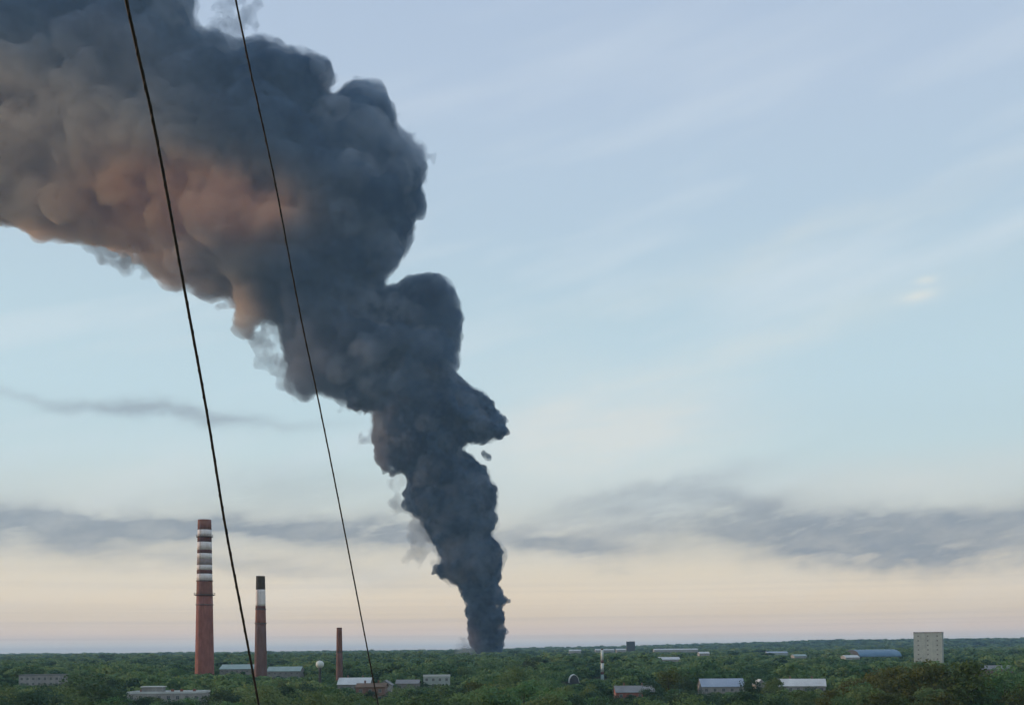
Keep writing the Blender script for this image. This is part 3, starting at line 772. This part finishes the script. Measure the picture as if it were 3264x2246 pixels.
def sdf(pts):
    """signed distance to the outline, positive inside"""
    A = P; B = np.roll(P, -1, 0)
    d = np.full(len(pts), 1e9); ins = np.zeros(len(pts), bool)
    for a, b in zip(A, B):
        e = b - a; w = pts - a; tt = np.clip((w @ e) / (e @ e), 0, 1)
        d = np.minimum(d, np.hypot(*(w - tt[:, None] * e).T))
        c = ((a[1] > pts[:, 1]) != (b[1] > pts[:, 1])) & (pts[:, 0] < (b[0] - a[0]) * (pts[:, 1] - a[1]) / (b[1] - a[1] + 1e-12) + a[0])
        ins ^= c
    return np.where(ins, d, -d)
cl = np.array([(1102, 1500, 44), (1100, 1400, 46), (1085, 1280, 62), (1050, 1150, 95), (1000, 1000, 130), (930, 850, 165), (830, 700, 190), (720, 540, 230), (560, 400, 270), (350, 280, 300), (100, 200, 330), (-420, 160, 360)], float)
def width_at(pts):
    seg = []
    best = np.full(len(pts), 1e9); wv = np.zeros(len(pts)); 
    for a, b in zip(cl, cl[1:]):
        e = b[:2] - a[:2]; w = pts - a[:2]; tt = np.clip((w @ e) / (e @ e), 0, 1)
        d = np.hypot(*(w - tt[:, None] * e).T); m = d < best
        best = np.where(m, d, best); wv = np.where(m, a[2] + tt * (b[2] - a[2]), wv)
    return wv
r_ = np.random.default_rng(4)
def rand_in(n):
    pts = r_.uniform((-380, -85), (1160, 1500), (n * 4, 2)); d = sdf(pts); m = d > 3; return pts[m][:n], d[m][:n]
blobs = []      # view px x, y, radius, depth (view px)
def shell_depth(d, w, sign):
    q = np.clip((w - np.minimum(d, w)) / w, 0, 1); return sign * w * .75 * np.sqrt(np.clip(1 - q * q, 0, 1))
pts, d = rand_in(1500); w = width_at(pts)
m = d > 25; pts, d, w = pts[m], d[m], w[m]
r = np.minimum(d * .96, 110); zmax = np.maximum(shell_depth(d, w, 1) - r, 0)
dz = r_.uniform(-1, 1, len(r)) * zmax
blobs += list(zip(pts[:, 0], pts[:, 1], r, dz))
pts, d = rand_in(9000); w = width_at(pts)                      # billows over the surface
sc_ = np.clip((1500 - pts[:, 1]) / 1500, .0, 1)
r = r_.uniform(14, 30, len(d)) * (.55 + .95 * sc_); r = np.minimum(r, np.maximum(d * .98, 4))
sgn = np.where(r_.random(len(d)) < .72, -1, 1)
dz = shell_depth(d, w, sgn) * r_.uniform(.82, 1.02, len(d)) - sgn * r * .4
keep = r_.random(len(d)) < np.where(pts[:, 1] < 880, .11, .34)
r = np.where(pts[:, 1] < 880, np.minimum(r * 1.5, np.maximum(d * .98, 4)), r)
blobs += list(zip(pts[keep, 0], pts[keep, 1], r[keep], dz[keep]))
pts, d = rand_in(26000); w = width_at(pts)                     # small puffs along the rim and on the billows
sc_ = np.clip((1500 - pts[:, 1]) / 1500, .0, 1)
r = r_.uniform(5, 12, len(d)) * (.7 + .6 * sc_); rim = d < r * 2.2
sgn = np.where(r_.random(len(d)) < .75, -1, 1)
dz = shell_depth(d, w, sgn) * r_.uniform(.9, 1.08, len(d))
keep = (rim & (r_.random(len(d)) < .9)) | ((r_.random(len(d)) < .05) & (pts[:, 1] > 880))
r = np.minimum(r, np.maximum(d + 5.0, 3)); keep &= r > 4.5
blobs += list(zip(pts[keep, 0], pts[keep, 1], r[keep], dz[keep]))
blobs += [(1103, 1030, 11, -6), (1094, 1026, 8, 0), (1108, 1034, 9, -3), (1150, 1360, 9, -10), (1128, 1398, 18, -6), (1126, 1428, 19, -4), (1128, 1340, 16, 0), (1137, 1248, 14, -14)]
print('blobs', len(blobs))

def ico(sub):
    bm = bmesh.new(); bmesh.ops.create_icosphere(bm, subdivisions=sub, radius=1.0)
    v = np.array([x.co[:] for x in bm.verts]); f = np.array([[q.index for q in x.verts] for x in bm.faces]); bm.free(); return v, f
ICO = {1: ico(1), 2: ico(2), 3: ico(3)}
def drop_islands(me, least):
    """remove the tiny loose shells that remeshing leaves behind"""
    n = len(me.vertices); e = np.empty(len(me.edges) * 2, np.int32); me.edges.foreach_get('vertices', e); e = e.reshape(-1, 2)
    lab = list(range(n))
    def find(a):
        while lab[a] != a: lab[a] = lab[lab[a]]; a = lab[a]
        return a
    for a, b in e.tolist():
        ra, rb = find(a), find(b)
        if ra != rb: lab[rb] = ra
    root = np.array([find(i) for i in range(n)]); cnt = np.bincount(root, minlength=n); bad = np.nonzero(cnt[root] < least)[0]
    if len(bad):
        bm = bmesh.new(); bm.from_mesh(me); bm.verts.ensure_lookup_table()
        bmesh.ops.delete(bm, geom=[bm.verts[i] for i in bad.tolist()], context='VERTS'); bm.to_mesh(me); bm.free()
def hull(name, bl, voxel, disp, parent, mat, smooth=0):
    vs = []; fs = []; off = 0
    for bx, by, br, bz in bl:
        Yd = SD + bz * V * SD / F
        c = at(bx * V, by * V, Yd); rad = br * V * Yd / F
        v, f = ICO[3 if br > 60 else (2 if br > 14 else 1)]
        vs.append(v * rad + np.array(c)); fs.append(f + off); off += len(v)
    vs = np.concatenate(vs); fs = np.concatenate(fs)
    me = bpy.data.meshes.new(name); me.vertices.add(len(vs)); me.vertices.foreach_set('co', vs.reshape(-1).astype(np.float32))
    me.loops.add(len(fs) * 3); me.loops.foreach_set('vertex_index', fs.reshape(-1).astype(np.int32))
    me.polygons.add(len(fs)); me.polygons.foreach_set('loop_start', np.arange(0, len(fs) * 3, 3, dtype=np.int32)); me.polygons.foreach_set('loop_total', np.full(len(fs), 3, np.int32))
    me.update(calc_edges=True)
    o = bpy.data.objects.new(name, me); col.objects.link(o)
    rm = o.modifiers.new('remesh', 'REMESH'); rm.mode = 'VOXEL'; rm.voxel_size = voxel
    if smooth: sm_ = o.modifiers.new('smooth', 'SMOOTH'); sm_.factor = .5; sm_.iterations = smooth
    for k, (size, strength, basis) in enumerate(disp):
        tx = bpy.data.textures.new(f'{name}_{k}', 'CLOUDS'); tx.noise_scale = size; tx.noise_depth = 2; tx.noise_basis = basis
        dm = o.modifiers.new('disp', 'DISPLACE'); dm.texture = tx; dm.strength = strength; dm.mid_level = .5; dm.texture_coords = 'GLOBAL'
    r2 = o.modifiers.new('close', 'REMESH'); r2.mode = 'VOXEL'; r2.voxel_size = voxel * .95      # folds left by the displacement are closed up
    dg = bpy.context.evaluated_depsgraph_get()
    m2 = bpy.data.meshes.new_from_object(o.evaluated_get(dg))
    o.modifiers.clear(); o.data = m2; m2.name = name
    drop_islands(m2, 120)
    m2.materials.clear(); m2.materials.append(mat)
    o.parent = parent
    print(name, len(m2.vertices), tuple(round(x) for x in o.dimensions))
    return o
M['smoke_dense'] = smoke_var('smoke_dense', .16, (.006, .040, .112), (.18, .28, .41), 48, 12, .36, .12, .14,
    [(tuple(at(x * V, y * V, SD)), (sx * V * SD / F, 2000.0, sy * V * SD / F), am, ti) for x, y, sx, sy, am, ti in ((850, 1010, 70, 130, 1.2, (.44, .42, .44)), (1062, 1450, 26, 40, .8, (.50, .44, .48)))])
M['smoke_cloud'] = smoke_var('smoke_cloud', .038, (.006, .042, .115), (.15, .235, .345), 120, 28, .33, .16, .12,  # warm tints carry the low sun's glow on the cloud's lower left
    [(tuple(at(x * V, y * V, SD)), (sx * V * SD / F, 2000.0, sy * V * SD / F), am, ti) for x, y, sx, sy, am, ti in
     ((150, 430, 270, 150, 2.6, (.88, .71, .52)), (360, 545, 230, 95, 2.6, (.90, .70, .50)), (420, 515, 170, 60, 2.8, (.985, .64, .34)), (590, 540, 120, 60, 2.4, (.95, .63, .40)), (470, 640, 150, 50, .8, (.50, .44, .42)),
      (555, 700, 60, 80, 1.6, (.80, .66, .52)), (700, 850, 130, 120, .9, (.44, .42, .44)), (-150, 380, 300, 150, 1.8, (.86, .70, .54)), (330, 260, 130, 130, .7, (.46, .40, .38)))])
M['smoke_brown'] = smoke_mat('smoke_brown', .012, (.86, .62, .45))
M['smoke_thin'] = smoke_var('smoke_thin', .028, (.40, .46, .54), (.55, .58, .62), 50, 14, .40, .14, .18)
plume = thing('smoke_plume', 'huge dark smoke column rising from the horizon and drifting up to the left', 'smoke', (at(1550, 2060, SD).x, SD, 0))
# hull meshes are in world coordinates; keep them there under the empty
pinv = Matrix.Translation(plume.location).inverted()
low = [b for b in blobs if b[1] > 880 and b[0] > 790]; high = [b for b in blobs if b[1] <= 930 or b[0] <= 800]
core = hull('rising_column', low, 3.2, [(60, 9, 'BLENDER_ORIGINAL'), (26, -18, 'VORONOI_F1'), (11, -10, 'VORONOI_F1'), (6, 3, 'BLENDER_ORIGINAL')], plume, M['smoke_dense'], 2)
core.matrix_parent_inverse = pinv
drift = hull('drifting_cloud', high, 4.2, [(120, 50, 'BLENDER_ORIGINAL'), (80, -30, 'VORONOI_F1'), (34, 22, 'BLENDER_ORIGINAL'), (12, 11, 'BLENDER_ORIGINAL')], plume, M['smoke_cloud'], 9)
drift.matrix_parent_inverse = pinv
# thin veils and torn wisps round the dense column (view px)
veil = []
def cluster(cx, cy, sx, sy, n, r0, r1, tilt=0.0, z=0.0):
    for _ in range(n):
        a, b = r_.normal() * sx, r_.normal() * sy
        veil.append((cx + a, cy + b + a * tilt, r_.uniform(r0, r1), z + r_.normal() * 14))
cluster(615, 785, 18, 32, 60, 9, 19, .6); cluster(645, 845, 12, 24, 30, 7, 14, .5)
cluster(948, 1200, 17, 40, 56, 7, 16, .5); cluster(900, 1120, 10, 30, 24, 6, 12, .3); cluster(905, 1262, 14, 10, 12, 3, 7); cluster(968, 1282, 12, 8, 12, 4, 8)
cluster(815, 1000, 22, 7, 16, 4, 8, -.4); cluster(775, 925, 14, 10, 12, 4, 8); cluster(835, 960, 12, 26, 14, 4, 9)
cluster(512, 48, 20, 26, 26, 8, 18); cluster(570, 45, 12, 22, 18, 8, 16); cluster(748, 205, 10, 18, 20, 6, 13); cluster(655, 110, 30, 10, 22, 6, 12, .4)
cluster(935, 320, 22, 20, 22, 6, 13, 1.0); cluster(500, 690, 20, 12, 14, 6, 12); cluster(270, 575, 60, 14, 36, 10, 22, .35)
cluster(1058, 1468, 12, 9, 34, 6, 13); cluster(1030, 820, 10, 12, 12, 4, 9); cluster(900, 1090, 20, 14, 20, 4, 9)
veil += [(bx, by, br * 1.0 + 7, bz) for bx, by, br, bz in blobs if br > 12 and (bx > 760 and by < 1300 or by < 160 and bx > 380) and r_.random() < .4]
vm = hull('thin_smoke', veil, 4.5, [(26, 18, 'BLENDER_ORIGINAL'), (9, 9, 'BLENDER_ORIGINAL')], plume, M['smoke_thin'])
vm.matrix_parent_inverse = pinv

# ------------------------------------------------------------------ cables
def spline(pts, n=14):
    out = []
    for i in range(len(pts) - 1):
        p0 = pts[max(i-1, 0)]; p1 = pts[i]; p2 = pts[i+1]; p3 = pts[min(i+2, len(pts)-1)]
        for k in range(n):
            q = k / n; out.append(.5 * ((2*p1) + (p2-p0)*q + (2*p0-5*p1+4*p2-p3)*q*q + (3*p1-p0-3*p2+p3)*q**3))
    out.append(pts[-1]); return out
def cable(name, label, pix, d0, d1, rad):
    y0, y1 = pix[0][1], pix[-1][1]
    pts = [at(x, y, d0 + (d1 - d0) * (y - y0) / (y1 - y0)) for x, y in pix]
    up = pts[0] + (pts[0] - pts[1]).normalized() * 4
    dn = pts[-1] + (pts[-1] - pts[-2]).normalized() * ((pts[-1].z - .2) / abs((pts[-1] - pts[-2]).normalized().z))
    pp = spline([up] + pts) + [dn]
    mb = MB(); mb.tube(pp, rad, 10); o = mb.build(name, 'cable'); o.parent = None
    # a wound carrier strand gives the cable its rope look
    tag(o, label, 'cable', 'overhead cables crossing the view')
    st = MB(); L = 0; q = []
    for a, b in zip(pp[:-2], pp[1:-1]):
        seg = (b - a).length; k = max(2, int(seg / .05))
        d = (b - a).normalized(); e = d.orthogonal().normalized(); f = d.cross(e)
        for i in range(k):
            ph = (L + seg * i / k) / .28 * 6.283; q.append(a.lerp(b, i / k) + (e * math.cos(ph) + f * math.sin(ph)) * rad * .9)
        L += seg
    st.tube(q, rad * .38, 5); st.build('twisted_strand', 'cable', o)
    return o
cable('overhead_cable', 'thicker left cable slanting down past the two tall chimneys', [(408, 28), (495, 420), (584, 901), (661, 1323), (718, 1675), (772, 1960), (820, 2217)], 8.5, 13.0, .0135)
cable('overhead_cable', 'thinner right cable slanting down past the short thin chimney', [(757, 28), (795, 211), (873, 563), (929, 859), (971, 1070), (1013, 1267), (1084, 1619), (1196, 2196)], 9.5, 14.0, .0085)

# ------------------------------------------------------------------ haze
hz = MB(); hz.box(-5200, 5200, -400, 7600, -12, 1620)
M['haze'] = smoke_mat('haze', .000065, (.42, .70, 1.0), .2)
ho = hz.build('haze', 'haze'); tag(ho, 'thin blue evening haze over the town', 'haze', kind='stuff')
